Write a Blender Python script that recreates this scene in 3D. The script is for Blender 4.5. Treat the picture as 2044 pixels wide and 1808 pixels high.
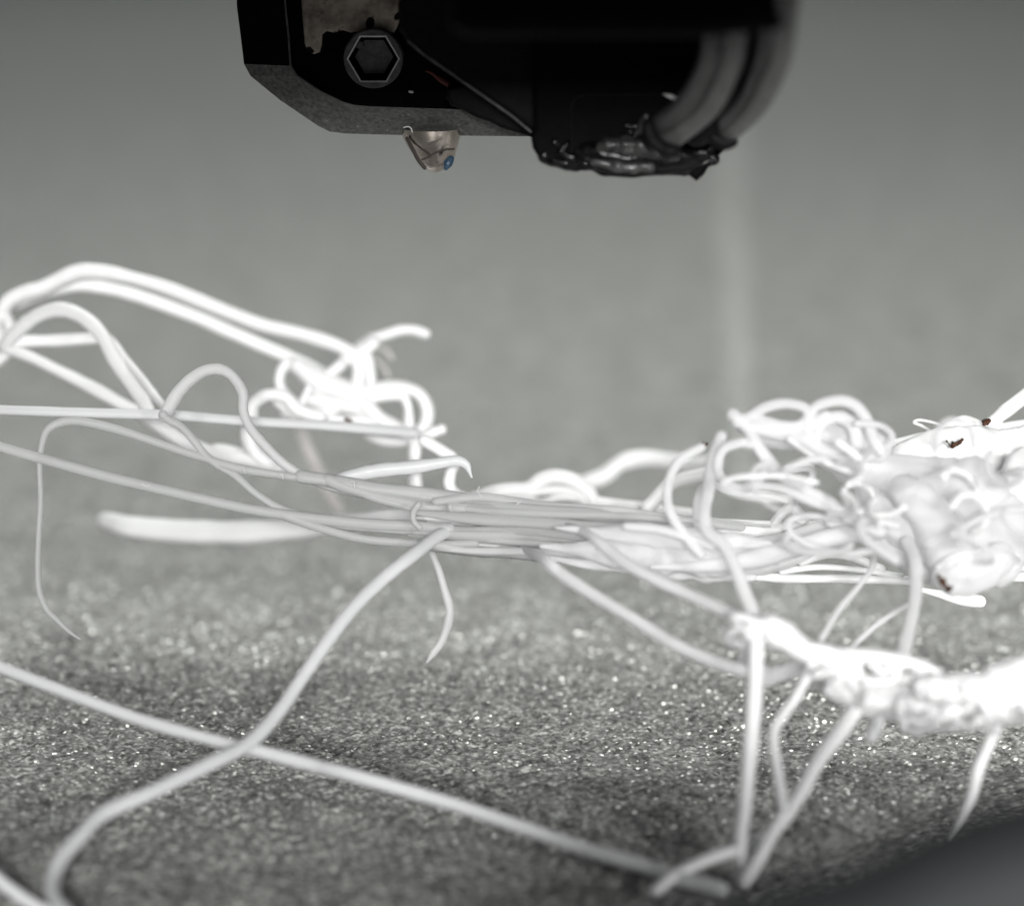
import bpy, math, random
import numpy as np
from mathutils import Vector

# ------------------------------------------------------------------ scene, camera, light
S = bpy.context.scene
S.unit_settings.scale_length = 0.01            # one unit is one centimetre
for o in list(bpy.data.objects): bpy.data.objects.remove(o)
COL = S.collection
rnd = random.Random(7)
npr = np.random.RandomState(11)

IW, IH = 2044.0, 1808.0
FOC = 5450.0                                   # focal length in the same units as IW
DF = 12.0                                      # focus distance, cm
PITCH = math.radians(14.4)
CAM = np.array([0.0, 0.0, 4.24])
cd = bpy.data.cameras.new('camera'); cam = bpy.data.objects.new('camera', cd); COL.objects.link(cam)
cam.location = CAM; cam.rotation_euler = (math.radians(90) - PITCH, 0, 0)
cd.sensor_width = 36; cd.lens = 36 * FOC / IW
cd.clip_start = 0.1; cd.clip_end = 500
cd.dof.use_dof = True; cd.dof.focus_distance = DF; cd.dof.aperture_fstop = 0.29
S.camera = cam

W = bpy.data.worlds.new('World'); S.world = W; W.use_nodes = True
W.node_tree.nodes['Background'].inputs[0].default_value = (0.90, 0.97, 1.0, 1)
W.node_tree.nodes['Background'].inputs[1].default_value = 0.13
S.view_settings.view_transform = 'Standard'; S.view_settings.look = 'None'
S.view_settings.exposure = 0.0; S.view_settings.gamma = 1.0

def aim(o, tgt):
    d = Vector(tgt) - o.location
    o.rotation_euler = d.to_track_quat('-Z', 'Y').to_euler()
def area(name, loc, tgt, sx, sy, power, col=(1, 1, 1), spread=180):
    l = bpy.data.lights.new(name, 'AREA'); l.shape = 'RECTANGLE'; l.size = sx; l.size_y = sy
    l.energy = power; l.color = col; l.spread = math.radians(spread)
    o = bpy.data.objects.new(name, l); COL.objects.link(o); o.location = loc; aim(o, tgt); return o
def spot(name, loc, tgt, power, deg, blend, r, col=(1, 1, 1)):
    l = bpy.data.lights.new(name, 'SPOT'); l.energy = power; l.spot_size = math.radians(deg)
    l.spot_blend = blend; l.shadow_soft_size = r; l.color = col
    o = bpy.data.objects.new(name, l); COL.objects.link(o); o.location = loc; aim(o, tgt); return o
# the printer's light bar above the bed; the rear, front and right fills are added
area('light_bar', (1.5, 21, 17), (0.5, 17, 0), 12, 5.5, 3200, (1, 1.0, 0.975))
area('rear_fill', (0, 46, 22), (0, 40, 0), 34, 16, 4900, (0.97, 1.0, 0.98))  # added fill that keeps the far bed from falling dark
area('front_fill', (1, -25, 11.3), (0, 13, 1.5), 7, 3, 17500, (1, 1, 0.99))  # added fill to whiten the strands' camera-facing sides
spot('right_fill', (11, -4, 6.2), (3.0, 10.0, 0.5), 10500, 26, 1.0, 1.2, (1, 1, 0.99))  # added spot to brighten the clump and tangle on the right

# ------------------------------------------------------------------ helpers
cp, sp = math.cos(PITCH), math.sin(PITCH)
def ray(x, y):                                  # direction whose component along the optical axis is 1
    a = (x - IW / 2) / FOC; b = (y - IH / 2) / FOC
    return np.array([a, cp - b * sp, -sp - b * cp])
def P(x, y, k=1.0): return CAM + ray(x, y) * (DF * k)
def PY(x, y, Y): d = ray(x, y); return CAM + d * (Y / d[1])
PX = DF / FOC                                   # one picture unit in cm on the focal plane

def tag(o, label=None, cat=None, group=None, kind=None):
    if label: o['label'] = label
    if cat: o['category'] = cat
    if group: o['group'] = group
    if kind: o['kind'] = kind
    return o
def thing(name, loc, label, cat, group=None):
    o = bpy.data.objects.new(name, None); COL.objects.link(o); o.location = [float(v) for v in loc]
    o.empty_display_size = 0.2
    return tag(o, label, cat, group)
def wloc(o):
    v = np.zeros(3)
    while o is not None: v = v + np.array(o.location); o = o.parent
    return v
def obj(name, V, F, mat, parent=None, smooth=True, label=None):
    V = np.asarray(V, dtype=float)
    c = V.mean(axis=0)
    base = wloc(parent) if parent is not None else np.zeros(3)
    me = bpy.data.meshes.new(name); me.from_pydata((V - c).tolist(), [], [tuple(int(i) for i in f) for f in F])
    if smooth: me.polygons.foreach_set('use_smooth', [True] * len(me.polygons))
    me.materials.append(mat); me.update()
    o = bpy.data.objects.new(name, me); COL.objects.link(o)
    o.location = [float(v) for v in (c - base)]
    if parent is not None: o.parent = parent
    if label: o['label'] = label
    return o

def spline(pts, n=8):
    p = np.asarray(pts, dtype=float)
    if len(p) == 2: p = np.vstack([p[0], (p[0] + p[1]) / 2, p[1]])
    q = np.vstack([2 * p[0] - p[1], p, 2 * p[-1] - p[-2]])
    out = []
    for i in range(1, len(q) - 2):
        a, b, c, d = q[i - 1], q[i], q[i + 1], q[i + 2]
        for t in np.linspace(0, 1, n, endpoint=False):
            out.append(0.5 * ((2 * b) + (c - a) * t + (2 * a - 5 * b + 4 * c - d) * t * t + (3 * b - a - 3 * c + d) * t ** 3))
    out.append(q[-2]); return np.array(out)

def wob(n, step, amp):                          # smooth 1-D noise
    m = max(2, int(n / step) + 3)
    a = npr.randn(m); x = np.linspace(0, m - 1.001, n); i = x.astype(int); f = x - i; f = f * f * (3 - 2 * f)
    return amp * (a[i] * (1 - f) + a[np.minimum(i + 1, m - 1)] * f)

def tube_mesh(C, R, seg=12, ribs=0.10, rough=0.04, lumps=0.0, flat=1.0):
    n = len(C)
    T = np.gradient(C, axis=0); T /= np.linalg.norm(T, axis=1)[:, None] + 1e-12
    N = np.zeros_like(C); u = np.array([0.13, 0.2, 1.0]); u = u - T[0] * u.dot(T[0])
    if np.linalg.norm(u) < 1e-3: u = np.array([1.0, 0, 0]) - T[0] * T[0][0]
    N[0] = u / np.linalg.norm(u)
    for i in range(1, n):
        v = N[i - 1] - T[i] * N[i - 1].dot(T[i]); N[i] = v / (np.linalg.norm(v) + 1e-12)
    B = np.cross(T, N)
    ang = np.linspace(0, 2 * math.pi, seg, endpoint=False)
    ph = npr.rand() * 6.28
    prof = 1 + ribs * np.cos(2 * ang + ph) + ribs * 0.5 * np.cos(5 * ang + ph * 2)
    V = []
    L = np.zeros((n, seg))
    if lumps:
        for q in range(seg // 2 + 1):
            w = wob(n, 5, lumps)
            L += w[:, None] * np.cos(q * ang + q * ph)[None, :] * (1.0 / (1 + 0.5 * q))
    rr = 1 + (wob(n, 6, rough) + wob(n, 2, rough * 0.4))
    caps = [0.0, 0.35, 0.75]
    for i in range(n):
        r = R[i] * rr[i] * prof * (1 + L[i])
        V.append(C[i] + np.outer(np.cos(ang) * r, N[i]) + np.outer(np.sin(ang) * r * flat, B[i]))
    V = np.array(V)
    # rounded ends
    def cap(c, ring, t, r):
        return [c + (ring - c) * math.cos(a) + t * r * math.sin(a) * 0.9 for a in (0.7, 1.25)]
    s = cap(C[0], V[0], -T[0], R[0]); e = cap(C[-1], V[-1], T[-1], R[-1])
    rings = [s[1], s[0]] + list(V) + [e[0], e[1]]
    A = np.concatenate(rings); m = len(rings)
    A = np.vstack([A, C[0] - T[0] * R[0] * 0.93, C[-1] + T[-1] * R[-1] * 0.93])
    F = []
    for i in range(m - 1):
        for j in range(seg):
            a = i * seg + j; b = i * seg + (j + 1) % seg
            F.append((a, b, b + seg, a + seg))
    p0 = m * seg; p1 = p0 + 1
    for j in range(seg):
        F.append((p0, (j + 1) % seg, j)); a = (m - 1) * seg
        F.append((p1, a + j, a + (j + 1) % seg))
    return A, F

def path(pts, k, r, n):
    """pts: (x, y[, r[, k]]) on the picture grid -> centres and radii in cm.  k may be (start, end)."""
    q = []
    m = len(pts)
    for i, p in enumerate(pts):
        t = i / max(1, m - 1)
        kk = k if not isinstance(k, tuple) else k[0] + (k[1] - k[0]) * t
        rr = r if not isinstance(r, tuple) else r[0] + (r[1] - r[0]) * t
        if len(p) > 2 and p[2] is not None: rr = p[2]
        if len(p) > 3: kk = p[3]
        w = P(p[0], p[1], kk); q.append([w[0], w[1], w[2], rr * PX * kk])
    s = spline(q, n); s[:, 3] = np.maximum(s[:, 3], 0.0015)
    return s[:, :3], s[:, 3]

def strand(name, pts, mat, parent=None, k=1.0, r=10, seg=12, n=8, wobble=0.5, ribs=0.10, rough=0.04, lumps=0.0, label=None, flat=1.0, grow=1.0):
    C, R = path(pts, k, r, n); R = R * grow
    if wobble:
        for a in range(3): C[:, a] += wob(len(C), 9, wobble * PX)
    V, F = tube_mesh(C, R, seg, ribs, rough, lumps, flat)
    return obj(name, V, F, mat, parent, True, label)

# ------------------------------------------------------------------ materials
def mat(name): m = bpy.data.materials.new(name); m.use_nodes = True; nt = m.node_tree; nt.nodes.clear(); return m, nt
def N(nt, t, **kw):
    n = nt.nodes.new(t)
    for a, b in kw.items():
        if a.startswith('i_'): n.inputs[a[2:].replace('_', ' ')].default_value = b
        else: setattr(n, a, b)
    return n
def ramp(nt, stops):
    n = nt.nodes.new('ShaderNodeValToRGB'); e = n.color_ramp.elements
    while len(e) < len(stops): e.new(0.5)
    for el, (p, c) in zip(e, stops):
        el.position = p; el.color = (c, c, c, 1) if isinstance(c, (int, float)) else tuple(c) + (1,)
    return n

def simple(name, col, rough=0.5, metal=0.0, spec=0.5, nscale=0, bump=0.0, var=0.0, coat=0.0, spots=None):
    m, nt = mat(name); L = nt.links.new
    out = N(nt, 'ShaderNodeOutputMaterial'); b = N(nt, 'ShaderNodeBsdfPrincipled')
    b.inputs['Roughness'].default_value = rough; b.inputs['Metallic'].default_value = metal
    b.inputs['Specular IOR Level'].default_value = spec; b.inputs['Coat Weight'].default_value = coat
    b.inputs['Base Color'].default_value = tuple(col) + (1,)
    L(b.outputs[0], out.inputs[0])
    if nscale:
        tc = N(nt, 'ShaderNodeTexCoord'); nz = N(nt, 'ShaderNodeTexNoise'); nz.inputs['Scale'].default_value = nscale
        nz.inputs['Detail'].default_value = 6; nz.inputs['Roughness'].default_value = 0.65
        L(tc.outputs['Object'], nz.inputs['Vector'])
        lo = [c * (1 - var) for c in col]; hi = [min(1, c * (1 + var)) for c in col]
        rp = ramp(nt, [(0.3, lo), (0.7, hi)]); L(nz.outputs['Fac'], rp.inputs[0]); src = rp.outputs[0]
        if spots:
            n2 = N(nt, 'ShaderNodeTexNoise'); n2.inputs['Scale'].default_value = spots[0]; n2.inputs['Detail'].default_value = 2
            L(tc.outputs['Object'], n2.inputs['Vector'])
            r2 = ramp(nt, [(spots[1], 0.0), (spots[1] + 0.04, 1.0)]); L(n2.outputs['Fac'], r2.inputs[0])
            mx = N(nt, 'ShaderNodeMix', data_type='RGBA'); L(r2.outputs[0], mx.inputs[0]); L(src, mx.inputs[6])
            mx.inputs[7].default_value = tuple(spots[2]) + (1,); src = mx.outputs[2]
        L(src, b.inputs['Base Color'])
        if bump:
            bp = N(nt, 'ShaderNodeBump'); bp.inputs['Strength'].default_value = bump; bp.inputs['Distance'].default_value = 0.01
            L(nz.outputs['Fac'], bp.inputs['Height']); L(bp.outputs[0], b.inputs['Normal'])
    return m

def plastic(name, col, trans=0.3, rough=0.35, clear=0.0, spec=0.5, sss=0.0):
    """white printing filament: diffuse, lets some light through, slightly glossy"""
    m, nt = mat(name); L = nt.links.new
    out = N(nt, 'ShaderNodeOutputMaterial'); b = N(nt, 'ShaderNodeBsdfPrincipled')
    b.inputs['Base Color'].default_value = tuple(col) + (1,); b.inputs['Roughness'].default_value = rough
    b.inputs['Specular IOR Level'].default_value = spec
    if sss:
        b.inputs['Subsurface Weight'].default_value = sss; b.inputs['Subsurface Radius'].default_value = (1, 1, 1); b.inputs['Subsurface Scale'].default_value = 0.12
    tl = N(nt, 'ShaderNodeBsdfTranslucent'); tl.inputs[0].default_value = tuple(col) + (1,)
    mx = N(nt, 'ShaderNodeMixShader'); mx.inputs[0].default_value = trans
    L(b.outputs[0], mx.inputs[1]); L(tl.outputs[0], mx.inputs[2]); src = mx.outputs[0]
    if clear:
        tr = N(nt, 'ShaderNodeBsdfTransparent'); tr.inputs[0].default_value = (0.97, 0.97, 0.97, 1)
        m2 = N(nt, 'ShaderNodeMixShader'); m2.inputs[0].default_value = clear
        L(src, m2.inputs[1]); L(tr.outputs[0], m2.inputs[2]); src = m2.outputs[0]
    tc = N(nt, 'ShaderNodeTexCoord'); nz = N(nt, 'ShaderNodeTexNoise'); nz.inputs['Scale'].default_value = 14
    nz.inputs['Detail'].default_value = 4; L(tc.outputs['Object'], nz.inputs['Vector'])
    bp = N(nt, 'ShaderNodeBump'); bp.inputs['Strength'].default_value = 0.35; bp.inputs['Distance'].default_value = 0.01
    L(nz.outputs['Fac'], bp.inputs['Height']); L(bp.outputs[0], b.inputs['Normal'])
    L(src, out.inputs[0]); return m

M_WHITE = plastic('white_filament', (0.86, 0.865, 0.86), 0.25, 0.4)
M_GREY = plastic('shaded_filament', (0.74, 0.745, 0.74), 0.6, 0.4, 0.26, 0.3)  # same filament as the white; backlit grey painted in, besides real translucency
M_CLEAR = plastic('milky_filament', (0.84, 0.842, 0.84), 0.55, 0.35, 0.2, 0.3)
M_FRONT = plastic('near_filament', (0.80, 0.805, 0.81), 0.45, 0.4, 0.0)  # same filament; weaker light on the front strands painted as lower albedo
M_LUMP = plastic('melted_filament', (0.90, 0.90, 0.902), 0.5, 0.6, 0.30, 0.15)
M_FAINT = plastic('thin_filament', (0.80, 0.76, 0.75), 0.4, 0.4, 0.45)
M_BROWN = simple('burnt_plastic', (0.055, 0.025, 0.015), 0.6, spec=0.2, nscale=30, var=1.0)
M_BLACK = simple('black_plastic', (0.0026, 0.0028, 0.0026), 0.6, spec=0.03, nscale=30, bump=0.2, var=0.3)
M_DUCT = simple('duct_plastic', (0.007, 0.0075, 0.0071), 0.42, spec=0.05, nscale=22, bump=0.15, var=0.3)
M_TAPE = simple('shiny_black_tape', (0.003, 0.003, 0.003), 0.25, spec=0.28, nscale=8, bump=0.5, var=0.3)
M_CHAM = simple('bounce_lit_grey', (0.12, 0.12, 0.115), 0.75, spec=0.2, nscale=45, bump=0.9, var=0.5, spots=(50, 0.70, (0.3, 0.3, 0.29)))  # lighter grey paints the bed's bounce light onto the lower chamfer
M_INSUL = simple('scorched_insulation', (0.36, 0.305, 0.265), 0.85, spec=0.1, nscale=6, bump=1.0, var=1.0, spots=(13, 0.62, (0.01, 0.008, 0.007)))
M_BOLT = simple('dark_steel', (0.10, 0.10, 0.097), 0.4, 0.0, spec=0.2, nscale=25, bump=0.3, var=0.5)
M_EDGE = simple('painted_glint', (0.95, 0.95, 0.93), 0.35, 0.0)  # pale non-metal colour painting the glint of the socket edge
M_SOCK = simple('socket_floor', (0.13, 0.13, 0.13), 0.55, 0.0, spec=0.2, nscale=20, bump=0.5, var=0.4)
M_BRASS = simple('pale_brass', (0.50, 0.44, 0.40), 0.17, 0.95, nscale=12, bump=0.3, var=0.3)
M_BLUE = simple('blue_residue', (0.03, 0.06, 0.10), 0.3)
M_LINE = simple('dark_brown', (0.03, 0.022, 0.018), 0.7)
M_WIRE = simple('grey_rubber', (0.06, 0.06, 0.059), 0.4, spec=0.4, nscale=8, var=0.2)
M_WIRE2 = simple('light_grey_rubber', (0.11, 0.11, 0.107), 0.35, spec=0.5, nscale=8, var=0.2)
M_RED = simple('dull_red_insulation', (0.12, 0.022, 0.018), 0.6)
M_PALE_GREY = simple('pale_grey', (0.7, 0.7, 0.68), 0.5)
M_GLUE = simple('grey_hot_glue', (0.035, 0.035, 0.034), 0.25, spec=0.4, nscale=14, bump=1.0, var=0.6, coat=0.3)
M_SLATE = simple('slate_plastic', (0.036, 0.039, 0.040), 0.7, spec=0.25, nscale=5, var=0.15)

# print bed: coarse sparkling grains on a grey coating
def bed_material(name='bed_coating', tint=1.0):
    m, nt = mat(name); L = nt.links.new
    out = N(nt, 'ShaderNodeOutputMaterial'); b = N(nt, 'ShaderNodeBsdfPrincipled')
    tc = N(nt, 'ShaderNodeTexCoord')
    n1 = N(nt, 'ShaderNodeTexNoise'); n1.inputs['Scale'].default_value = 48; n1.inputs['Detail'].default_value = 3; n1.inputs['Roughness'].default_value = 0.6
    mq = N(nt, 'ShaderNodeMapping'); mq.inputs['Scale'].default_value = (0.6, 1, 1); L(tc.outputs['Object'], mq.inputs['Vector']); L(mq.outputs[0], n1.inputs['Vector'])
    r1 = ramp(nt, [(0.36, (0.05, 0.052, 0.048)), (0.53, (0.165, 0.168, 0.157)), (0.66, (0.36, 0.36, 0.34))]); L(n1.outputs['Fac'], r1.inputs[0])
    n3 = N(nt, 'ShaderNodeTexNoise'); n3.inputs['Scale'].default_value = 3.4; n3.inputs['Detail'].default_value = 6; n3.inputs['Roughness'].default_value = 0.75; L(tc.outputs['Object'], n3.inputs['Vector'])
    r4 = ramp(nt, [(0.36, 0.70), (0.64, 1.40)]); L(n3.outputs['Fac'], r4.inputs[0])
    m2 = N(nt, 'ShaderNodeMix', data_type='RGBA', blend_type='MULTIPLY'); m2.inputs[0].default_value = 1
    for e in r4.color_ramp.elements: e.color = tuple(c * tint for c in e.color[:3]) + (1,)
    L(r1.outputs[0], m2.inputs[6]); L(r4.outputs[0], m2.inputs[7]); L(m2.outputs[2], b.inputs['Base Color'])
    b.inputs['Roughness'].default_value = 0.5; b.inputs['Specular IOR Level'].default_value = 0.3
    bp = N(nt, 'ShaderNodeBump'); bp.inputs['Strength'].default_value = 0.6; bp.inputs['Distance'].default_value = 0.006
    L(n1.outputs['Fac'], bp.inputs['Height']); L(bp.outputs[0], b.inputs['Normal'])
    # loose facets that glitter: every cell tilts its own way
    v = N(nt, 'ShaderNodeTexVoronoi'); v.inputs['Scale'].default_value = 46
    mp = N(nt, 'ShaderNodeMapping'); mp.inputs['Scale'].default_value = (0.7, 1, 1); L(tc.outputs['Object'], mp.inputs['Vector']); L(mp.outputs[0], v.inputs['Vector'])
    g = N(nt, 'ShaderNodeNewGeometry')
    sub = N(nt, 'ShaderNodeVectorMath', operation='SUBTRACT'); L(v.outputs['Color'], sub.inputs[0]); sub.inputs[1].default_value = (0.5, 0.5, 0.5)
    sc = N(nt, 'ShaderNodeVectorMath', operation='SCALE'); L(sub.outputs[0], sc.inputs[0]); sc.inputs['Scale'].default_value = 1.3
    ad = N(nt, 'ShaderNodeVectorMath', operation='ADD'); L(sc.outputs[0], ad.inputs[0]); L(g.outputs['Normal'], ad.inputs[1])
    no = N(nt, 'ShaderNodeVectorMath', operation='NORMALIZE'); L(ad.outputs[0], no.inputs[0])
    gl = N(nt, 'ShaderNodeBsdfGlossy'); gl.inputs['Roughness'].default_value = 0.36; gl.inputs['Color'].default_value = (0.62, 0.63, 0.60, 1)
    L(no.outputs[0], gl.inputs['Normal'])
    sx = N(nt, 'ShaderNodeSeparateColor'); L(v.outputs['Color'], sx.inputs[0])
    r2 = ramp(nt, [(0.36, 0.0), (0.42, 1.0)]); L(sx.outputs[2], r2.inputs[0])
    r3 = ramp(nt, [(0.25, 0.85), (0.37, 0.0)]); L(v.outputs['Distance'], r3.inputs[0])
    mu = N(nt, 'ShaderNodeMath', operation='MULTIPLY'); L(r2.outputs[0], mu.inputs[0]); L(r3.outputs[0], mu.inputs[1])
    mx = N(nt, 'ShaderNodeMixShader'); L(mu.outputs[0], mx.inputs[0]); L(b.outputs[0], mx.inputs[1]); L(gl.outputs[0], mx.inputs[2])
    L(mx.outputs[0], out.inputs[0])
    return m
M_BED = bed_material()

# ------------------------------------------------------------------ the print bed
def bed():
    x0, x1, y0, y1, st = -2.85, 2.85, 9.4, 13.9, 0.0068
    nx = int((x1 - x0) / st) + 1; ny = int((y1 - y0) / st) + 1
    def field(sig):
        f = npr.randn(ny, nx); fx = np.fft.rfftfreq(nx); fy = np.fft.fftfreq(ny)
        g = np.exp(-2 * (math.pi * sig) ** 2 * (fy[:, None] ** 2 + (1.7 * fx[None, :]) ** 2))
        f = np.fft.irfft2(np.fft.rfft2(f) * g, s=(ny, nx)); return f / f.std()
    h = 0.8 * np.abs(field(1.4)) + 0.5 * field(0.9) + 0.6 * field(2.6)
    h = (h - h.mean()) * 0.0072
    X = np.linspace(x0, x1, nx); Y = np.linspace(y0, y1, ny)
    fade = np.clip(np.minimum.outer((y1 - Y) / 1.5, np.ones(nx)), 0, 1)
    h *= fade
    h[0, :] = h[-1, :] = 0; h[:, 0] = h[:, -1] = 0
    V = np.zeros((ny, nx, 3)); V[..., 0] = X[None, :]; V[..., 1] = Y[:, None]; V[..., 2] = h
    V = V.reshape(-1, 3)
    idx = np.arange(ny * nx).reshape(ny, nx)
    F = np.stack([idx[:-1, :-1], idx[:-1, 1:], idx[1:, 1:], idx[1:, :-1]], -1).reshape(-1, 4)
    # surround: plain coating on the same level
    X0, X1, Y0, Y1 = -30, 30, 4, 95
    b = len(V)
    sur = np.array([[X0, Y0, 0], [X1, Y0, 0], [X1, Y1, 0], [X0, Y1, 0], [x0, y0, 0], [x1, y0, 0], [x1, y1, 0], [x0, y1, 0],
                    [X0, Y0, -0.4], [X1, Y0, -0.4], [X1, Y1, -0.4], [X0, Y1, -0.4]], float)
    V = np.vstack([V, sur])
    F2 = [[0, 1, 5, 4], [1, 2, 6, 5], [2, 3, 7, 6], [3, 0, 4, 7], [8, 9, 1, 0], [9, 10, 2, 1], [10, 11, 3, 2], [11, 8, 0, 3]]
    F = np.vstack([F, np.array(F2) + b])
    me = bpy.data.meshes.new('print_bed')
    me.vertices.add(len(V)); me.vertices.foreach_set('co', V.ravel())
    me.loops.add(F.size); me.loops.foreach_set('vertex_index', F.ravel().astype(np.int32))
    me.polygons.add(len(F)); me.polygons.foreach_set('loop_start', np.arange(0, F.size, 4, dtype=np.int32))
    me.polygons.foreach_set('loop_total', np.full(len(F), 4, dtype=np.int32))
    me.update(calc_edges=True); me.validate()
    me.polygons.foreach_set('use_smooth', [True] * len(me.polygons))
    me.materials.append(M_BED)
    o = bpy.data.objects.new('print_bed', me); COL.objects.link(o)
    tag(o, 'grey speckled textured print bed filling the whole background', None, None, 'structure')
bed()

# ------------------------------------------------------------------ print head
Y0 = 11.93
head = thing('print_head', PY(860, 250, Y0 + 0.5), 'black print head of a 3d printer with a small brass nozzle pointing down', 'print head')

def prism(name, pts, Yf, depth, m, parent, bevel=0.0, label=None, lumpy=0.0, seg=3):
    """an outline in the vertical plane Y = Yf, given real depth towards the back, front edge rounded"""
    import bmesh
    W_ = [PY(x, y, Yf) for x, y in pts]
    bm = bmesh.new(); vs = [bm.verts.new(w) for w in W_]; f = bm.faces.new(vs)
    r = bmesh.ops.extrude_face_region(bm, geom=[f])
    for v in [g for g in r['geom'] if isinstance(g, bmesh.types.BMVert)]: v.co.y += depth
    bmesh.ops.recalc_face_normals(bm, faces=bm.faces)
    if bevel:
        ed = [e for e in bm.edges if abs(e.verts[0].co.y - Yf) < 1e-5 and abs(e.verts[1].co.y - Yf) < 1e-5]
        bmesh.ops.bevel(bm, geom=ed, offset=bevel, segments=seg, profile=0.5, affect='EDGES', clamp_overlap=True)
    V = np.array([v.co[:] for v in bm.verts]); bm.verts.index_update()
    F = [[v.index for v in fc.verts] for fc in bm.faces]; bm.free()
    return obj(name, V, F, m, parent, False, label)

OUT = [(466, -150), (473, 15), (480, 70), (487, 128), (500, 152), (560, 201), (634, 251), (658, 263), (690, 267), (800, 270), (1100, 273), (1100, -150)]
INN = [(560, -150), (568, 15), (574, 70), (578, 132), (590, 152), (642, 186), (684, 206), (704, 212), (735, 215), (850, 219), (1100, 226), (1100, -150)]
def housing():
    n = len(OUT)
    o = [PY(x, y, Y0 + 0.14) for x, y in OUT]; i = [PY(x, y, Y0) for x, y in INN]
    i2 = [PY(x, y, Y0 + 0.012) + np.array([0, 0, 0]) for x, y in INN]
    cx, cy = 830, 40
    ir = [PY(x + (cx - x) * 0.012, y + (cy - y) * 0.012, Y0) for x, y in INN]
    fl = [PY(x + (cx - x) * 0.015, y + (cy - y) * 0.015, Y0 + 0.07) for x, y in INN]
    back = [p + np.array([0, 1.6, 0]) for p in o]
    # housing shell: side walls, back, left face
    V = o + back + i; F = []
    for a in range(n):
        b = (a + 1) % n; F.append((a, n + a, n + b, b))
    F.append(tuple(range(n, 2 * n)))
    for a in (0, 1, 2): F.append((a, a + 1, 2 * n + a + 1, 2 * n + a))
    obj('housing', V, F, M_BLACK, head, False)
    V = []; F = []; c = 0
    segs = []
    for a in range(3, 10):
        for (p0, p1, q0, q1) in [(o[a], o[a + 1], i[a], i[a + 1])]:
            V += [p0, p1, q1, q0]; F.append((c, c + 1, c + 2, c + 3)); c += 4
    obj('bottom_chamfer', V, F, M_CHAM, head, False, 'grey speckled sloping edge under the black housing')
    V = i + ir + fl; F = []
    for a in range(n - 1):
        b = a + 1; F.append((a, b, n + b, n + a)); F.append((n + a, n + b, 2 * n + b, 2 * n + a))
    obj('inner_rim', V, F, M_BOLT, head, False)
    obj('recess_floor', fl + [p + np.array([0, 0.02, 0]) for p in fl], [tuple(range(n)), tuple(range(2 * n - 1, n - 1, -1))], M_BLACK, head, False)
housing()

ins = [(600, -60), (601, 0), (604, 40), (608, 88), (613, 102), (626, 109), (638, 105), (642, 92), (643, 70), (652, 63), (668, 66), (684, 61), (700, 66), (716, 64), (745, 60), (787, 66), (800, 40), (830, 20), (830, -60)]
prism('insulation_pad', ins, Y0 + 0.035, 0.03, M_INSUL, head, 0.008, 'scorched beige insulation patch above the bolt')
prism('insulation_shred', [(700, 85), (712, 78), (724, 84), (728, 94), (716, 98), (704, 94)], Y0 + 0.03, 0.03, M_BOLT, head, 0.006)

def bolt():
    c = PY(745, 118, Y0 - 0.03); e = thing('bolt', c - wloc(head), None, None); e.parent = head
    R = 59 * PX; rh = 50 * PX; n = 48; V = []; F = []
    def hexr(a, r): a0 = (a + math.pi / 6 * 0) % (math.pi / 3) - math.pi / 6; return r * math.cos(math.pi / 6) / math.cos(a0)
    rings = [('c', R, 0.14), ('c', R, 0.02), ('c', R * 0.985, 0.004), ('c', R * 0.95, 0.0), ('h', rh * 1.05, 0.0)]
    angs = [2 * math.pi * j / n for j in range(n)]
    for kind, r, y in rings:
        for a in angs:
            q = r if kind == 'c' else hexr(a, r); V.append(c + np.array([math.cos(a) * q, y, math.sin(a) * q]))
    for i in range(len(rings) - 1):
        for j in range(n): F.append((i * n + j, i * n + (j + 1) % n, (i + 1) * n + (j + 1) % n, (i + 1) * n + j))
    obj('bolt_head', V, F, M_BOLT, e, False)
    V = []; F = []; rr = [(rh * 1.05, 0.0), (rh * 1.035, -0.004), (rh * 0.985, 0.002)]
    for r, y in rr:
        for a in angs: q = hexr(a, r); V.append(c + np.array([math.cos(a) * q, y, math.sin(a) * q]))
    for i in range(2):
        for j in range(n): F.append((i * n + j, i * n + (j + 1) % n, (i + 1) * n + (j + 1) % n, (i + 1) * n + j))
    obj('socket_edge', V, F, M_EDGE, e, False, 'edge of the hexagonal socket with its bright glint painted on')
    V = []; F = []; rr = [(rh * 0.985, 0.002), (rh * 0.93, 0.06), (rh * 0.76, 0.085)]
    for r, y in rr:
        for a in angs: q = hexr(a, r); V.append(c + np.array([math.cos(a) * q, y, math.sin(a) * q]))
    for i in range(2):
        for j in range(n): F.append((i * n + j, i * n + (j + 1) % n, (i + 1) * n + (j + 1) % n, (i + 1) * n + j))
    obj('socket_wall', V, F, M_BLACK, e, False)
    V = [c + np.array([0, 0.088, 0])]; F = []
    for r, y in [(rh * 0.35, 0.084), (rh * 0.76, 0.085)]:
        for a in angs: q = hexr(a, r); V.append(c + np.array([math.cos(a) * q, y, math.sin(a) * q]))
    for j in range(n):
        F.append((0, 1 + j, 1 + (j + 1) % n)); F.append((1 + j, 1 + n + j, 1 + n + (j + 1) % n, 1 + (j + 1) % n))
    obj('socket_floor', V, F, M_SOCK, e, False)
bolt()

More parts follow.
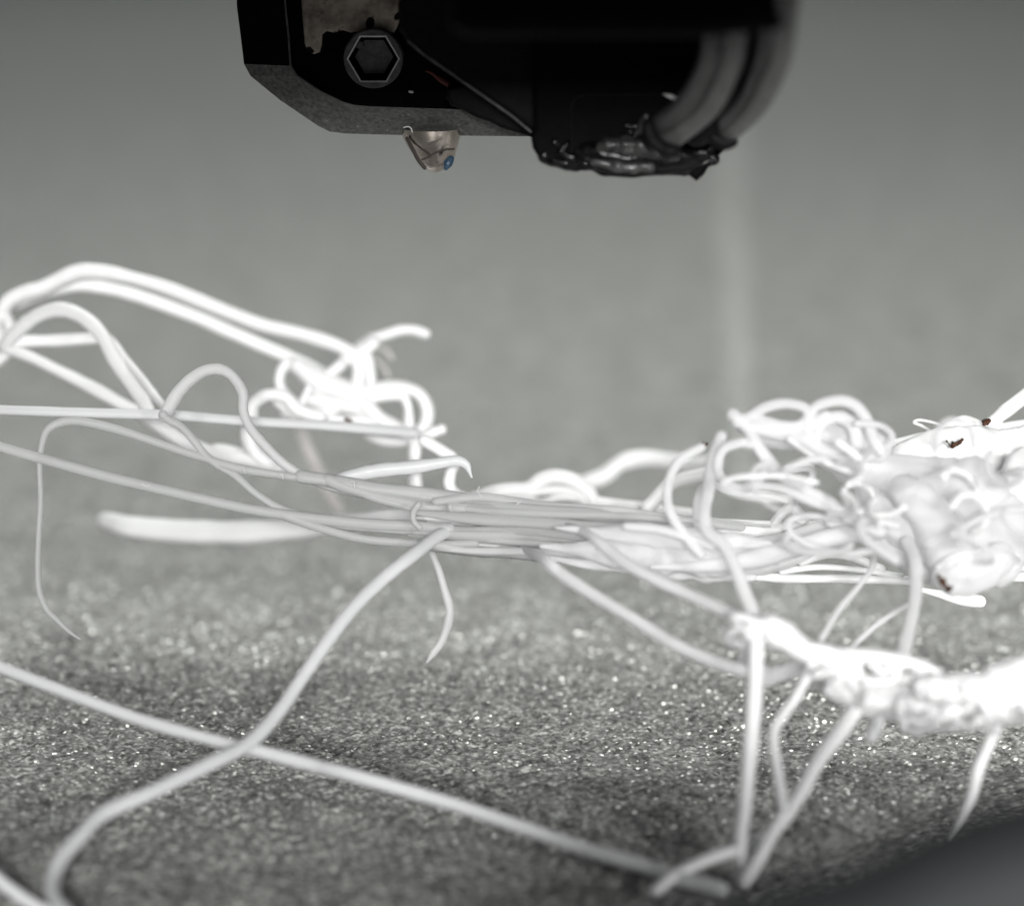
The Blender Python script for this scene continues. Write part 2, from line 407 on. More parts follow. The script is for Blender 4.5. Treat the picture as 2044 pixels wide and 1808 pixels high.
def lathe(name, prof, cx, Y, m, parent, seg=40):
    V = []; F = []
    base = PY(cx, prof[0][0], Y)
    for (py, r, px) in prof:
        c = PY(px, py, Y)
        for j in range(seg):
            a = 2 * math.pi * j / seg; V.append(c + np.array([math.cos(a) * r * PX, math.sin(a) * r * PX, 0]))
    for i in range(len(prof) - 1):
        for j in range(seg): F.append((i * seg + j, i * seg + (j + 1) % seg, (i + 1) * seg + (j + 1) % seg, (i + 1) * seg + j))
    F.append(tuple(range((len(prof) - 1) * seg, len(prof) * seg)))
    return obj(name, V, F, m, parent, True)
noz = lathe('nozzle', [(255, 62, 861), (271, 59, 861), (284, 54.5, 862), (294, 50, 864), (303, 46, 866), (312, 41, 868), (320, 38, 869), (326, 35, 870), (332, 28, 870), (338, 19, 870), (342, 11, 870), (344, 4, 870)], 861, Y0 + 0.16, M_BRASS, head)
strand('dark_line', [(842, 319), (856, 313), (872, 304), (890, 299), (906, 298)], M_LINE, noz, k=0.9972, r=2.0, wobble=0.2)
strand('dark_line', [(812, 276), (822, 294), (834, 318), (848, 336)], M_LINE, noz, k=1.0025, r=3.6, wobble=0.2)  # dark line down the left of the nozzle
strand('blue_speck', [(890, 337, 4), (894, 328, 8), (900, 317, 7)], M_BLUE, noz, k=1.002, r=8, wobble=0)
strand('hair', [(806, 255), (814, 253), (820, 256), (823, 264)], M_PALE_GREY, head, k=0.993, r=1.2, wobble=0)
strand('speck', [(818, 183), (823, 184)], M_PALE_GREY, head, k=0.996, r=3, wobble=0)
strand('red_wire', [(850, 142, 2), (862, 146, 4), (876, 156, 6), (890, 165, 8), (900, 172, 6)], M_RED, head, k=0.99, r=6, label='dull red wire peeping out behind the duct')

# unseen block added above the frame to shade the front of the bed
def shade_block():
    x0, x1, y0, y1, z0, z1 = -6.5, 4.5, 7.0, 12.9, 3.75, 7.5
    V = [(x, y, z) for z in (z0, z1) for y in (y0, y1) for x in (x0, x1)]
    F = [(0, 2, 3, 1), (4, 5, 7, 6), (0, 1, 5, 4), (1, 3, 7, 5), (3, 2, 6, 7), (2, 0, 4, 6)]
    obj('shade_block', V, F, M_BLACK, head, False)
shade_block()

# air duct in front of the housing
prism('duct_lip', [(893, 178), (890, 196), (900, 212), (918, 218), (950, 236), (975, 244), (1000, 257), (1030, 266), (1062, 275), (1090, 230), (930, 170)], Y0 - 0.16, 0.14, M_DUCT, head, 0.018)
prism('air_duct', [(812, -170), (793, 20), (796, 62), (812, 84), (845, 112), (892, 144), (960, 192), (1020, 234), (1064, 270), (1120, 268), (1120, -170)], Y0 - 0.40, 0.26, M_DUCT, head, 0.03)
prism('glint_strip', [(812, 84), (845, 112), (892, 144), (960, 192), (1020, 234), (1064, 270), (1066, 266), (1022, 229), (962, 187), (894, 139), (848, 107), (815, 79)], Y0 - 0.412, 0.05, M_BOLT, head, 0.004, 'thin pale strip painting the glint along the duct edge')  # lighter strip painting the glint along the duct's edge
blk = prism('sensor_block', [(1063, -170), (1066, 262), (1060, 276), (1063, 296), (1075, 316), (1098, 329), (1140, 337), (1168, 335), (1186, 340), (1216, 351), (1262, 353), (1330, 350), (1372, 344), (1376, 352), (1391, 363), (1406, 350), (1414, 336), (1432, 323), (1436, 311), (1452, 297), (1464, 276), (1470, 180), (1500, -170)], Y0 - 0.55, 0.6, M_BLACK, head, 0.05)
prism('recess_frame', [(1140, 330), (1138, 212), (1146, 194), (1166, 188), (1380, 186), (1380, 190), (1168, 192), (1149, 198), (1142, 214), (1144, 330)], Y0 - 0.565, 0.03, M_DUCT, head, 0.004)
strand('tape_fold', [(1085, 312), (1120, 326), (1160, 326), (1200, 336), (1260, 342), (1330, 340), (1380, 335), (1425, 318)], M_TAPE, head, k=0.955, r=12, n=10, seg=20, lumps=0.12)
strand('tape_fold', [(1150, 215), (1180, 240), (1190, 280), (1180, 318)], M_TAPE, head, k=0.957, r=17, n=10, seg=20, lumps=0.2)
strand('tape_fold', [(1240, 225), (1262, 255), (1255, 290)], M_TAPE, head, k=0.952, r=16, n=10, seg=20, lumps=0.2)
strand('tape_fold', [(1150, 300, 16), (1210, 312, 28), (1290, 318, 30), (1370, 316, 26), (1420, 300, 16)], M_TAPE, head, k=0.954, r=20, n=14, seg=28, lumps=0.08)
strand('tape_fold', [(1100, 250, 10), (1110, 290, 16), (1140, 318, 12)], M_TAPE, head, k=0.953, r=16, n=12, seg=20, lumps=0.25)
strand('glue_drop', [(1200, 292, 12), (1230, 290, 18), (1270, 294, 20), (1310, 304, 15), (1350, 314, 10)], M_GLUE, head, k=0.948, r=16, n=12, seg=24, lumps=0.12)
strand('glue_drop', [(1290, 230, 5), (1282, 248, 9), (1276, 266, 5)], M_GLUE, head, k=0.946, r=8, seg=16, lumps=0.1)
strand('glue_drop', [(1185, 324, 8), (1240, 334, 9), (1300, 336, 8)], M_GLUE, head, k=0.945, r=8, n=12, seg=20, lumps=0.2)
prism('pale_sliver', [(1322, 188), (1340, 189), (1350, 193), (1366, 187), (1358, 199), (1346, 201), (1334, 196)], Y0 - 0.60, 0.02, M_PALE_GREY, head, 0.003)  # small pale sliver on the block face
prism('cover_plate', [(905, -170), (898, 55), (930, 78), (1400, 80), (1590, 60), (1600, -170)], 9.9, 0.35, M_BLACK, head, 0.09)
for pts, m_, r_, k_ in [
    ([(1430, -170), (1430, 60), (1412, 140), (1372, 205), (1318, 254)], M_WIRE, 25, 0.830),
    ([(1470, -170), (1472, 60), (1452, 150), (1408, 222), (1338, 278)], M_WIRE2, 23, 0.820),
    ([(1510, -170), (1512, 60), (1494, 140), (1450, 215), (1390, 268)], M_DUCT, 26, 0.870),
    ([(1540, -170), (1538, 40), (1520, 130), (1484, 205), (1424, 258)], M_WIRE, 21, 0.810),
    ([(1572, -170), (1568, 40), (1548, 140), (1506, 215), (1450, 266)], M_WIRE2, 24, 0.790)]:
    strand('cable', pts, m_, head, k=(k_, 0.93), r=r_, seg=20, ribs=0.0, rough=0.0, n=12)
strand('cable_cuff', [(1296, 250), (1300, 272), (1318, 292), (1346, 302)], M_DUCT, head, k=0.925, r=15, seg=16)
strand('cable_cuff', [(1412, 262), (1426, 278), (1446, 288), (1462, 282)], M_DUCT, head, k=0.925, r=13, seg=16)

# ------------------------------------------------------------------ filament: the left nest
def many(name, lst, m, parent, k, r, **kw):
    for item in lst:
        pts, opt = item if isinstance(item, tuple) and isinstance(item[1], dict) else (item, {})
        a = dict(k=k, r=r); a.update(kw); a.update(opt)
        mm = a.pop('m', m); nm = a.pop('name', name)
        if mm is M_WHITE: a['grow'] = 1.12
        strand(nm, pts, mm, parent, **a)

nest = thing('filament_nest', P(600, 900, 1.1), 'bright white nest of looping filament left of the nozzle, ending in an upturned tail', 'filament tangle')
many('strand', [
    ([(-12, 650), (3, 622), (20, 600), (48, 586), (85, 575), (123, 556), (159, 543), (205, 543), (256, 553), (333, 575), (410, 605), (470, 630), (527, 650), (606, 668), (673, 690), (712, 712)], dict(r=14)),
    ([(30, 606), (60, 592), (95, 581), (154, 569), (218, 575), (282, 593), (384, 630), (447, 655), (511, 684), (580, 714), (633, 739), (686, 774)], dict(r=13, k=1.11)),
    ([(8, 690), (24, 670), (48, 648), (80, 627), (115, 618), (148, 624), (179, 644), (205, 672), (228, 716), (256, 758), (282, 793), (296, 823)], dict(r=12.5, k=(1.09, 1.05))),
    ([(203, 668), (226, 686), (254, 722), (287, 762), (315, 799), (335, 822)], dict(r=9, k=(1.08, 1.03))),
    ([(10, 685), (60, 681), (120, 679), (200, 674)], dict(r=10.5, k=1.09)),
    ([(-20, 640), (8, 630), (20, 655), (20, 686), (8, 708), (-20, 728)], dict(r=13)),
    ([(-14, 642), (-2, 668), (4, 690), (18, 700)], dict(r=10)),
    ([(15, 698), (60, 713), (120, 741), (179, 771), (240, 805), (307, 842), (370, 884), (430, 908), (500, 920), (560, 936)], dict(r=(10, 17), k=(1.09, 1.07))),
    ([(492, 852), (500, 885), (520, 915), (556, 938)], dict(r=15, k=1.07)),
    ([(430, 905), (480, 915), (530, 930)], dict(r=18, k=1.075)),
    # the knot
    ([(575, 722), (560, 742), (560, 772), (580, 800), (604, 818)], dict(r=10)),
    ([(500, 838), (503, 812), (518, 795), (545, 787), (572, 794), (596, 818), (640, 832)], dict(r=11, k=1.08)),
    ([(545, 790), (562, 806), (590, 826), (622, 826)], dict(r=11, k=1.09)),
    ([(620, 765), (611, 790), (598, 815), (620, 832)], dict(r=9)),
    ([(590, 728), (638, 768), (686, 787), (722, 806), (752, 833), (792, 860), (822, 870)], dict(r=17)),
    ([(606, 736), (650, 760), (700, 780)], dict(r=17)),
    ([(633, 778), (686, 782), (739, 777), (779, 771), (819, 777), (843, 792), (853, 819), (848, 848), (826, 874)], dict(r=12)),
    ([(760, 780), (796, 784), (812, 806), (816, 848), (820, 870)], dict(r=10)),
    ([(620, 800), (680, 808), (730, 822), (790, 850)], dict(r=13)),
    ([(600, 834), (660, 818), (700, 800), (750, 790), (800, 786)], dict(r=11)),
    ([(570, 826), (640, 836), (720, 842), (790, 862)], dict(r=11)),
    ([(640, 762), (686, 723), (713, 698), (736, 680), (757, 673), (775, 667), (797, 660), (826, 659), (850, 667)], dict(r=(12, 10), k=(1.1, 1.11))),
    ([(708, 702), (716, 739), (712, 772)], dict(r=12)),
    ([(722, 690), (736, 720), (742, 768)], dict(r=10)),
    ([(690, 716), (722, 700), (745, 682)], dict(r=14)),
    ([(735, 866), (770, 878), (800, 879), (828, 872)], dict(r=13)),
    ([(795, 866), (840, 872), (866, 862), (882, 857)], dict(r=9, k=1.08)),
    ([(829, 876), (827, 925), (829, 980)], dict(r=11.5, k=1.08)),
    ([(845, 878), (880, 900), (905, 918), (899, 945), (897, 968), (912, 990), (950, 1002)], dict(r=10, k=1.05)),
], M_WHITE, nest, 1.10, 12)
many('thread', [([(745, 690), (770, 698), (782, 716)], dict(r=4, k=1.16)), ([(748, 716), (765, 730), (775, 750)], dict(r=5, k=1.16)),
    ([(598, 855), (617, 899), (638, 945), (654, 978), (678, 1015)], dict(r=11, k=1.2))], M_FAINT, nest, 1.15, 5)
many('burnt_speck', [([(690, 836), (700, 842)], dict(r=4)), ([(738, 848), (746, 852)], dict(r=3))], M_BROWN, nest, 1.085, 3)

# ------------------------------------------------------------------ the bundle in focus
bun = thing('filament_bundle', P(1000, 1060, 1.0), 'grey bundle of nearly parallel filament strands across the middle, in sharp focus', 'filament tangle')
many('strand', [
    ([(-30, 818), (100, 822), (300, 827), (440, 836), (600, 846), (739, 856), (830, 864)], dict(r=(9.5, 10), k=(1.0, 1.07), m=M_FRONT)),
    ([(328, 832), (340, 808), (358, 780), (384, 754), (412, 740), (440, 738), (466, 752), (483, 785), (487, 822), (500, 855), (527, 888), (566, 924), (606, 949), (660, 972), (720, 985), (830, 1000)], dict(r=(13.5, 9), k=(1.01, 0.995), m=M_CLEAR)),
    ([(325, 826), (340, 838), (362, 852), (386, 878), (410, 908), (436, 930)], dict(r=9)),
    ([(436, 930), (468, 948), (513, 986), (560, 1014), (620, 1034), (680, 1048), (760, 1056), (850, 1060)], dict(r=7)),
    ([(160, 1275, 1.5), (140, 1262, 3), (112, 1236, 5), (90, 1210, 6), (76, 1165, 6.5), (78, 1080, 6), (82, 1000, 6), (80, 930, 6), (83, 888, 7), (96, 858, 8), (122, 843, 9), (160, 842, 9.5), (230, 856, 9.5), (320, 886, 9), (400, 914, 9), (480, 935, 10), (600, 955, 9), (700, 972, 10), (800, 986, 10), (900, 1000, 10)], dict()),
    ([(-30, 884), (100, 920), (250, 959), (400, 994), (550, 1024), (700, 1043), (830, 1052), (900, 1056)], dict(r=(9, 10), k=0.985)),
    ([(570, 1030), (630, 1050), (700, 1070), (770, 1080), (860, 1086), (950, 1086)], dict(r=8, k=0.985)),
    ([(600, 950), (680, 962), (760, 976), (850, 984), (950, 998), (1050, 1008)], dict(r=12)),
    ([(655, 958), (700, 975), (780, 995), (860, 1012), (950, 1016)], dict(r=13)),
    ([(700, 975), (770, 1000), (840, 1018)], dict(r=9)),
    ([(640, 968, 6), (690, 952, 11), (752, 940, 12), (819, 934, 12), (872, 926, 11), (904, 921, 10), (922, 923, 9), (934, 932, 7), (936, 941, 4), (941, 952, 2)], dict(m=M_FRONT, k=1.01, name='hooked_strand')),
    ([(836, 1006), (826, 1020), (826, 1038), (838, 1052)], dict(r=7, k=0.98)),
], M_GREY, bun, 0.99, 9, wobble=0.8)
for hx, hy in [(1040, 1001), (900, 1018), (832, 1040), (700, 962), (480, 934), (560, 948), (300, 968), (1120, 1024), (960, 990)]:
    a = rnd.uniform(0, 6.28); l = rnd.uniform(8, 20)
    strand('hair', [(hx, hy), (hx + l * 0.5 * math.cos(a), hy + l * 0.5 * math.sin(a) - 3), (hx + l * math.cos(a + 0.6), hy + l * math.sin(a + 0.6))], M_FRONT, bun, k=0.98, r=1.0, seg=5, wobble=0)
# the thick of the bundle
for i in range(30):
    t = (i % 26) / 25.0; x0 = 840 + rnd.uniform(-25, 50); x1 = 1330 + rnd.uniform(-90, 250)
    ya = 1003 + 92 * t; yb = 1038 + 92 * t + rnd.uniform(-8, 8)
    n_ = 6; b_ = rnd.uniform(-8, 10)
    pts = [(x0 + (x1 - x0) * j / (n_ - 1), ya + (yb - ya) * (j / (n_ - 1)) + b_ * math.sin(math.pi * j / (n_ - 1)) + rnd.uniform(-2, 2)) for j in range(n_)]
    r0 = rnd.uniform(6, 12); pts = [(p[0], p[1], r0 * (0.35 if j in (0, n_ - 1) else 1)) for j, p in enumerate(pts)]
    strand('strand', pts, M_GREY if i % 3 else M_CLEAR, bun, k=(rnd.uniform(0.985, 1.0), rnd.uniform(0.955, 1.0)), r=rnd.uniform(6, 12), wobble=1.0, ribs=0.15)
many('strand', [
    ([(870, 1000), (960, 992), (1060, 1004), (1180, 1016), (1320, 1032), (1480, 1052)], dict(r=9)),
    ([(840, 1084), (950, 1100), (1080, 1104), (1200, 1112), (1300, 1124, 4)], dict(r=11)),
    ([(900, 1012), (1050, 1022), (1230, 1036), (1420, 1052)], dict(r=11)),
    ([(1100, 1020), (1250, 1030), (1400, 1042), (1560, 1048)], dict(r=8, m=M_WHITE, k=1.02)),
], M_GREY, bun, 0.985, 9)
many('melted_lump', [
    ([(860, 1046, 12), (900, 1042, 26), (980, 1044, 30), (1080, 1054, 32), (1180, 1070, 34), (1260, 1080, 30), (1380, 1092, 6)], dict(k=0.995)),
    ([(1080, 1090, 4), (1150, 1096, 15), (1220, 1100, 34), (1300, 1106, 40), (1380, 1112, 42), (1460, 1112, 36), (1540, 1106, 22), (1620, 1098, 5)], dict(k=0.96, m=M_LUMP)),
    ([(1110, 1052, 3), (1190, 1062, 13), (1270, 1066, 24), (1360, 1076, 26), (1450, 1080, 20), (1540, 1084, 4)], dict(k=0.955, m=M_LUMP)),
    ([(1090, 1112, 3), (1170, 1126, 8), (1300, 1134, 16), (1400, 1142, 18), (1500, 1148, 12)], dict(k=0.965, m=M_LUMP)),
], M_CLEAR, bun, 0.99, 20, seg=28, n=14, lumps=0.07, rough=0.06)

arch = thing('arched_strands', P(1110, 1000, 1.08), 'small white hump of overlapping filament strands behind the middle of the bundle', 'filament')
many('strand', [
    ([(935, 1000), (985, 984), (1018, 978), (1054, 975), (1081, 957), (1111, 951), (1147, 959), (1175, 983), (1190, 1012)], dict(r=12)),
    ([(1050, 985), (1085, 978), (1120, 976), (1150, 985), (1172, 1008)], dict(r=9)),
    ([(980, 995), (1040, 990), (1080, 1003), (1120, 992), (1170, 998)], dict(r=8)),
    ([(1060, 1010), (1120, 1015), (1200, 1010)], dict(r=8)),
    ([(1180, 1000), (1240, 1008), (1300, 1014), (1400, 1028)], dict(r=9)),
    ([(1290, 1016), (1312, 992), (1336, 967), (1366, 955), (1410, 947)], dict(r=12, k=1.06)),
    ([(1150, 970), (1204, 952), (1240, 925), (1286, 915), (1341, 921), (1380, 928), (1430, 925)], dict(r=13, k=1.16)),
], M_WHITE, arch, 1.08, 10)

th = strand('thick_strand', [(206, 1036, 14), (226, 1042, 17), (260, 1051, 20), (332, 1058, 22), (400, 1061, 23), (470, 1062, 23), (560, 1058, 21), (640, 1050, 20), (720, 1040, 17), (790, 1030, 15), (860, 1028, 14)], M_WHITE, k=(1.13, 1.06), r=20, seg=24)
tag(th, 'thick blown-out white strand lying level with a blunt rounded left end', 'filament')

o = strand('drooping_strand', [(862, 1104, 6), (876, 1136, 7), (888, 1176, 8), (898, 1212, 9), (894, 1246, 9), (882, 1278, 8), (866, 1302, 7), (852, 1322, 1.5)], M_CLEAR, k=1.025, r=8)
tag(o, 'short pale strand drooping from the middle of the bundle to a pointed tip', 'filament')

# ------------------------------------------------------------------ right tangle
rnd.seed(23); npr.seed(31)
rt = thing('filament_tangle', P(1750, 1150, 0.95), 'large cloudy tangle of melted white filament filling the right side above the bed', 'filament tangle')
many('strand', [
    ([(1470, 840), (1500, 828), (1530, 812), (1568, 805), (1604, 812), (1614, 830), (1596, 848), (1560, 850), (1530, 842), (1500, 832)], dict(r=11)),
    ([(1612, 870), (1612, 835), (1632, 810), (1669, 799), (1705, 808), (1731, 838), (1742, 872), (1760, 900)], dict(r=13)),
    ([(1625, 880), (1640, 846), (1672, 832), (1700, 850), (1712, 885)], dict(r=12)),
    ([(1462, 826), (1490, 853), (1518, 899), (1553, 941), (1606, 976), (1659, 1005), (1694, 1033), (1757, 1060)], dict(r=13)),
    ([(1500, 850), (1550, 862), (1600, 875), (1650, 900), (1700, 905)], dict(r=14)),
    ([(1470, 842), (1500, 850), (1560, 858), (1610, 850), (1650, 830)], dict(r=12)),
    ([(1440, 868), (1423, 915), (1415, 975), (1407, 1025), (1412, 1060), (1444, 1088), (1466, 1130), (1491, 1193), (1512, 1240)], dict(r=(12, 12), k=(0.95, 0.92))),
    ([(1400, 893), (1358, 918), (1337, 953), (1332, 991), (1343, 1032), (1370, 1072), (1402, 1108)], dict(r=9)),
    ([(1412, 960), (1394, 990), (1392, 1030), (1400, 1070)], dict(r=9, k=0.96)),
    ([(1480, 882), (1512, 890), (1526, 926), (1510, 962), (1478, 974), (1446, 962), (1432, 930), (1444, 896), (1480, 882)], dict(r=10)),
    ([(1420, 966), (1450, 978), (1500, 984), (1550, 990), (1590, 1006)], dict(r=7, k=1.0, m=M_WHITE)),
    ([(1490, 968), (1560, 975), (1600, 992), (1660, 1015), (1720, 1020)], dict(r=9)),
    ([(1572, 938), (1620, 936), (1616, 975)], dict(r=8, k=1.02, m=M_WHITE)),
    ([(1580, 1006), (1556, 1030), (1532, 1062)], dict(r=9, m=M_WHITE, k=1.0)),
    ([(1586, 1012), (1600, 1036), (1618, 1058)], dict(r=9, m=M_WHITE, k=1.0)),
    ([(1300, 1132, 4), (1395, 1130, 13), (1480, 1120, 19), (1571, 1098, 20), (1676, 1070, 20), (1757, 1058, 18)], dict(k=0.952)),
    ([(1440, 1062), (1520, 1058), (1600, 1058), (1680, 1052)], dict(r=14, k=1.0, m=M_WHITE)),
    ([(1460, 1090), (1560, 1076), (1650, 1050), (1720, 1050)], dict(r=12, k=0.98)),
    ([(1440, 1140), (1522, 1152), (1606, 1155), (1720, 1156), (1830, 1160)], dict(r=9, k=1.0, m=M_WHITE)),
    ([(1600, 1120), (1650, 1106), (1700, 1112), (1760, 1135)], dict(r=8, k=1.0, m=M_WHITE)),
    ([(1560, 1140), (1640, 1132), (1720, 1138), (1800, 1150)], dict(r=6, k=1.0, m=M_WHITE)),
    ([(1740, 1080), (1744, 1110), (1738, 1138), (1716, 1166), (1676, 1215), (1640, 1275)], dict(r=7, k=(0.97, 0.93))),
    ([(1809, 1208), (1748, 1248), (1700, 1292)], dict(r=6, k=0.95)),
    ([(1810, 1080), (1827, 1120), (1828, 1180), (1818, 1240), (1803, 1305), (1790, 1375)], dict(r=12, k=(0.95, 0.90))),
    ([(1250, 1050), (1330, 1060), (1420, 1090)], dict(r=10)),
    ([(1130, 1046, 6, 0.975), (1177, 1068, 11), (1218, 1100), (1272, 1136), (1368, 1183), (1430, 1212), (1485, 1240)], dict(r=13, k=(0.955, 0.91))),
    ([(1040, 1092, 6, 0.985), (1084, 1114, 11), (1122, 1146), (1190, 1190), (1259, 1232), (1350, 1288), (1420, 1318), (1490, 1342)], dict(r=12, k=(0.955, 0.91))),
    ([(2070, 776), (2030, 804), (1996, 830), (1962, 866)], dict(r=(13, 10), k=1.03, m=M_WHITE)),
    ([(2070, 842), (2030, 848), (1990, 856), (1965, 880)], dict(r=7, k=1.03, m=M_WHITE)),
    ([(1863, 864), (1842, 850), (1824, 843), (1838, 838), (1866, 845), (1900, 862)], dict(r=2.6, k=1.02, m=M_WHITE)),
    ([(1770, 895), (1820, 884), (1870, 872), (1905, 852), (1932, 846), (1956, 862), (1968, 905)], dict(r=16, k=1.01, m=M_WHITE)),
    ([(1930, 1145), (1990, 1150), (2070, 1152)], dict(r=9, k=1.0, m=M_WHITE)),
    ([(1960, 1128), (2010, 1134), (2070, 1134)], dict(r=5, k=1.0, m=M_WHITE)),
    ([(1840, 1178, 4), (1880, 1186, 7), (1922, 1196, 11), (1958, 1201, 10)], dict(k=1.01, m=M_WHITE)),
], M_LUMP, rt, 0.94, 12)
many('melted_lump', [
    ([(1480, 850, 14), (1530, 865, 26), (1590, 868, 30), (1650, 860, 38), (1700, 870, 40), (1750, 896, 34)], dict(k=0.955)),
    ([(1760, 940, 30), (1800, 990, 60), (1840, 1050, 80), (1900, 1080, 80), (1980, 1040, 90), (2060, 1000, 90)], dict(k=0.985)),
    ([(1560, 860, 16), (1640, 890, 34), (1720, 930, 44), (1800, 960, 40)], dict(k=0.97)),
    ([(1640, 900, 22), (1700, 920, 36), (1760, 940, 40), (1830, 950, 44), (1900, 960, 50)], dict(k=0.96)),
    ([(1800, 915, 26), (1870, 905, 36), (1940, 905, 44), (2010, 912, 44), (2080, 900, 50)], dict(k=1.0, m=M_WHITE)),
    ([(1810, 980, 40), (1850, 1020, 48), (1880, 1070, 56), (1900, 1120, 58), (1900, 1150, 40)], dict(k=0.95)),
    ([(1930, 960, 50), (1965, 1010, 56), (1985, 1060, 58), (1985, 1120, 50), (1960, 1150, 30)], dict(k=0.955)),
    ([(2060, 940, 50), (2060, 1010, 50), (2050, 1070, 44)], dict(k=0.97, m=M_WHITE)),
    ([(1720, 960, 20), (1740, 1000, 28), (1770, 1040, 32), (1810, 1070, 34)], dict(k=0.96)),
    ([(1660, 1040, 14), (1720, 1060, 24), (1790, 1090, 30), (1850, 1130, 34)], dict(k=0.965)),
    ([(1440, 1120, 20), (1500, 1118, 30), (1560, 1108, 30), (1620, 1090, 20)], dict(k=0.965)),
    ([(1880, 1120, 20), (1900, 1140, 40), (1950, 1140, 38), (2000, 1110, 30)], dict(k=0.945)),
], M_LUMP, rt, 0.95, 20, seg=30, n=14, lumps=0.03, rough=0.03)
# curls over the lumps
for i in range(24):
    cx = rnd.uniform(1500, 2060); cy = rnd.uniform(880, 1140) if cx > 1740 else rnd.uniform(870, 1090)
    a0 = rnd.uniform(0, 6.28); sw = rnd.uniform(1.5, 4.6); rx = rnd.uniform(26, 100); ry = rnd.uniform(16, 50); k0 = rnd.uniform(0.895, 0.935)
    tl = rnd.uniform(-0.6, 0.6)
    pts = []
    for j in range(7):
        a = a0 + sw * j / 6; dx = rx * math.cos(a) * (1 + 0.15 * j / 6); dy = ry * math.sin(a)
        pts.append((cx + dx * math.cos(tl) - dy * math.sin(tl), cy + dx * math.sin(tl) + dy * math.cos(tl)))
    strand('curl', pts, M_LUMP if i % 3 else M_WHITE, rt, k=(k0, k0 + 0.02), r=rnd.uniform(4.5, 9))
many('burnt_speck', [([(1890, 880, 3), (1900, 892, 3), (1906, 886, 6), (1916, 884, 5), (1922, 876, 2)], dict(k=0.985)), ([(1900, 892, 3), (1906, 886, 6), (1916, 884, 5)], dict(k=0.99)), ([(1570, 1058, 3), (1576, 1064, 4.5), (1584, 1062, 3)], dict(k=0.985)),
    ([(1872, 1148, 4), (1882, 1162, 6), (1893, 1176, 9)], dict(k=0.925)), ([(1402, 884), (1410, 888)], dict(k=0.97, r=4)), ([(1964, 846), (1974, 838)], dict(k=1.0, r=5))], M_BROWN, rt, 0.95, 4, lumps=0.5, grow=0.75)

# ------------------------------------------------------------------ front clump on its legs
rnd.seed(5); npr.seed(17)
fc = thing('filament_clump', P(1700, 1700, 0.93), 'bright out-of-focus clump of white filament standing on thin legs at the lower right', 'filament tangle')
many('melted_lump', [
    ([(1500, 1260, 22), (1525, 1252, 28), (1560, 1268, 28), (1600, 1296, 22), (1650, 1310, 24), (1700, 1330, 24)], dict()),
    ([(1490, 1290, 14), (1500, 1330, 22), (1530, 1350, 18), (1570, 1340, 16), (1620, 1320, 16)], dict(k=0.935, m=M_LUMP)),
    ([(1650, 1320, 22), (1680, 1360, 30), (1720, 1390, 28), (1790, 1400, 34), (1860, 1405, 34), (1930, 1400, 38), (2000, 1398, 40), (2080, 1390, 52)], dict()),
    ([(1640, 1330, 20), (1655, 1360, 28), (1680, 1385, 24)], dict(k=0.93, m=M_LUMP)),
    ([(1840, 1370, 20), (1890, 1375, 26), (1960, 1370, 22), (2010, 1350, 26), (2070, 1330, 32)], dict(k=0.89)),
], M_WHITE, fc, 0.90, 20, seg=28, n=12, lumps=0.08)
many('strand', [
    ([(1610, 1298), (1680, 1306), (1760, 1312), (1830, 1326), (1880, 1352)], dict(r=12)),
    ([(1700, 1350), (1740, 1360), (1790, 1360), (1850, 1350), (1890, 1360)], dict(r=12)),
    ([(1775, 1320), (1790, 1350), (1780, 1400)], dict(r=12)),
    ([(1700, 1320), (1712, 1350), (1700, 1390)], dict(r=14)),
    ([(1740, 1325), (1760, 1340), (1800, 1330)], dict(r=8)),
    ([(1750, 1420, 12), (1748, 1446, 13), (1738, 1474, 12)], dict(k=0.90, m=M_FRONT)),
], M_WHITE, fc, 0.90, 12)
for i in range(14):
    t = rnd.random(); cx = 1500 + 540 * t; cy = (1262 if t < 0.15 else 1300 + 115 * min(1, (t - 0.1) * 2.2)) + rnd.uniform(-14, 14)
    a0 = rnd.uniform(0, 6.28); sw = rnd.uniform(1.6, 4.2); rx = rnd.uniform(22, 60); ry = rnd.uniform(14, 34) * (0.7 if t < 0.3 else 1.1); tl = rnd.uniform(-0.5, 0.7)
    pts = []
    for j in range(6):
        a = a0 + sw * j / 5; dx = rx * math.cos(a); dy = ry * math.sin(a)
        pts.append((cx + dx * math.cos(tl) - dy * math.sin(tl), cy + dx * math.sin(tl) + dy * math.cos(tl)))
    strand('curl', pts, M_WHITE if i % 3 else M_LUMP, fc, k=(0.885, 0.90), r=rnd.uniform(6, 10))
many('leg', [
    ([(1510, 1280), (1507, 1360), (1503, 1423), (1494, 1520), (1484, 1610), (1477, 1671), (1485, 1752)], dict(r=15, k=(0.90, 0.875))),
    ([(1630, 1305), (1610, 1352), (1588, 1393), (1562, 1428), (1546, 1458), (1546, 1500), (1554, 1557), (1562, 1612)], dict(r=10, k=(0.90, 0.88))),
    ([(1712, 1410), (1672, 1466), (1634, 1515), (1600, 1578), (1570, 1625), (1535, 1664), (1493, 1688), (1443, 1703), (1395, 1722), (1345, 1748), (1308, 1776)], dict(r=(15, 10), k=(0.90, 0.865))),
    ([(1560, 1630), (1532, 1680), (1510, 1722), (1484, 1758)], dict(r=11, k=0.872)),
    ([(1994, 1440, 13), (1970, 1492, 13), (1950, 1540, 13), (1936, 1592, 12), (1916, 1630, 9), (1892, 1668, 5)], dict(k=0.91)),
], M_WHITE, fc, 0.89, 12)

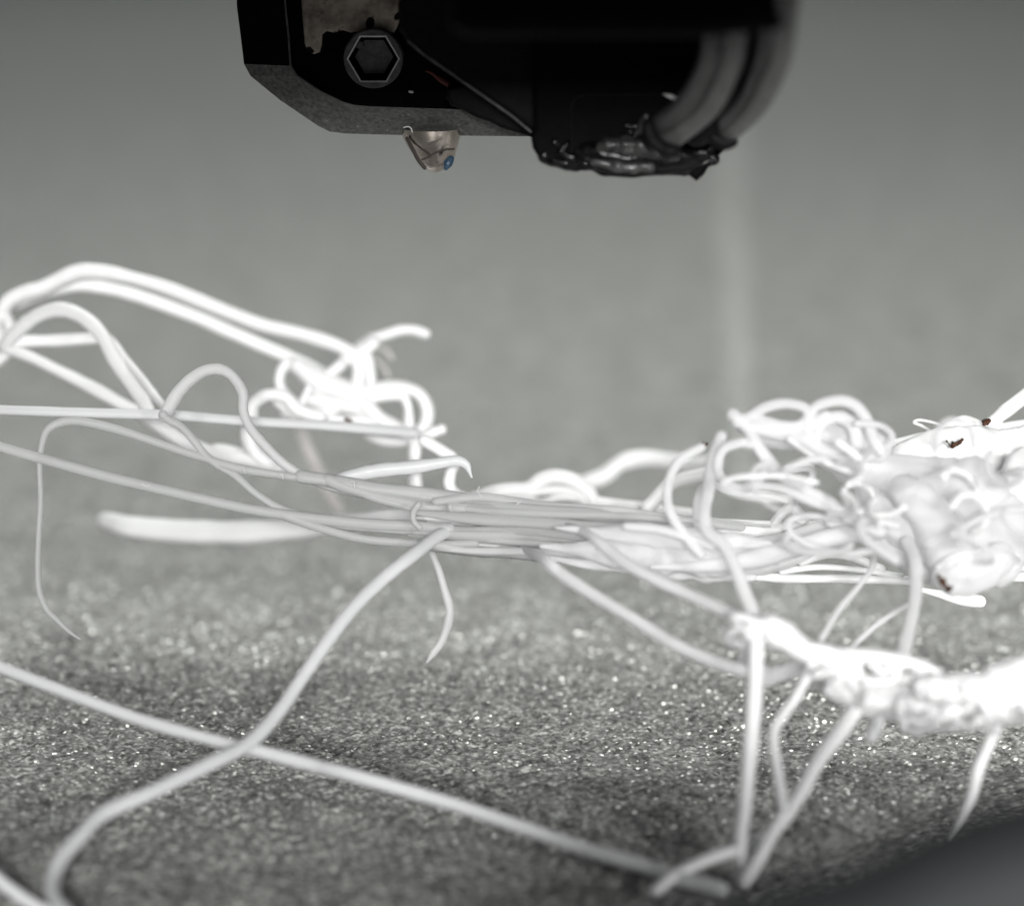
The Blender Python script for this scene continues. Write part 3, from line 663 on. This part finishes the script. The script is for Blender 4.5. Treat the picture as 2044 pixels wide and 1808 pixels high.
# ------------------------------------------------------------------ long loose strands in front
o = strand('long_strand', [(-40, 1318), (100, 1368), (250, 1425), (370, 1462), (490, 1490), (620, 1524), (700, 1547), (900, 1602), (1050, 1652), (1180, 1696), (1290, 1728), (1350, 1750), (1440, 1770)], M_FRONT, k=(0.95, 0.862), r=(12, 15), wobble=1)
tag(o, 'long nearly straight white strand slanting down across the lower left to the clump legs', 'filament')
o = strand('curling_strand', [(930, 1046, 9, 1.0), (880, 1068, 12, 0.982), (820, 1110), (760, 1160), (706, 1215), (655, 1278), (600, 1360), (560, 1415), (520, 1462), (480, 1494), (430, 1520), (370, 1548), (300, 1580), (210, 1622), (165, 1665), (125, 1716), (104, 1755), (105, 1785), (122, 1812), (160, 1840)], M_FRONT, k=(0.98, 0.83), r=(12, 14), wobble=1)
tag(o, 'white strand crossing over the long slanting one and curling round at the bottom left', 'filament')
o = strand('corner_strand', [(-40, 1728), (10, 1766), (55, 1798), (120, 1830)], M_FRONT, k=0.86, r=13)
tag(o, 'short piece of pale strand cutting across the bottom left corner', 'filament')

# a pale reflection painted as a lighter ribbon on the bed, running back
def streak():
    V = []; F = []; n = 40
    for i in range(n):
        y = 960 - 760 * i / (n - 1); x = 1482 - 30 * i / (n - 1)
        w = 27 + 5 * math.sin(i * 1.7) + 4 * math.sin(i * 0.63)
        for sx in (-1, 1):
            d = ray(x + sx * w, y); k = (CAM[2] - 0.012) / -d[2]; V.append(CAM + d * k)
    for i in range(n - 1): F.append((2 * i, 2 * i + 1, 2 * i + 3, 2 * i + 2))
    o = obj('reflection_streak', V, F, bed_material('painted_reflection', 1.32))
    tag(o, 'faint pale straight reflection painted on the bed between the print head and the right tangle', 'streak')
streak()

# dark rounded clamp close to the camera, bottom right
cl = [(980, 2300), (1060, 2010), (1240, 1965), (1400, 1935), (1560, 1895), (1740, 1845), (1880, 1775), (2000, 1722), (2120, 1694), (2500, 1680), (2500, 2300)]
W_ = [PY(x, y, 7.0) for x, y in cl]
o = prism('bed_clamp', cl, 5.8, 0.38, M_SLATE, None, 0.15)
tag(o, 'dark slate grey rounded clamp, very blurred, in the bottom right corner', 'clamp')
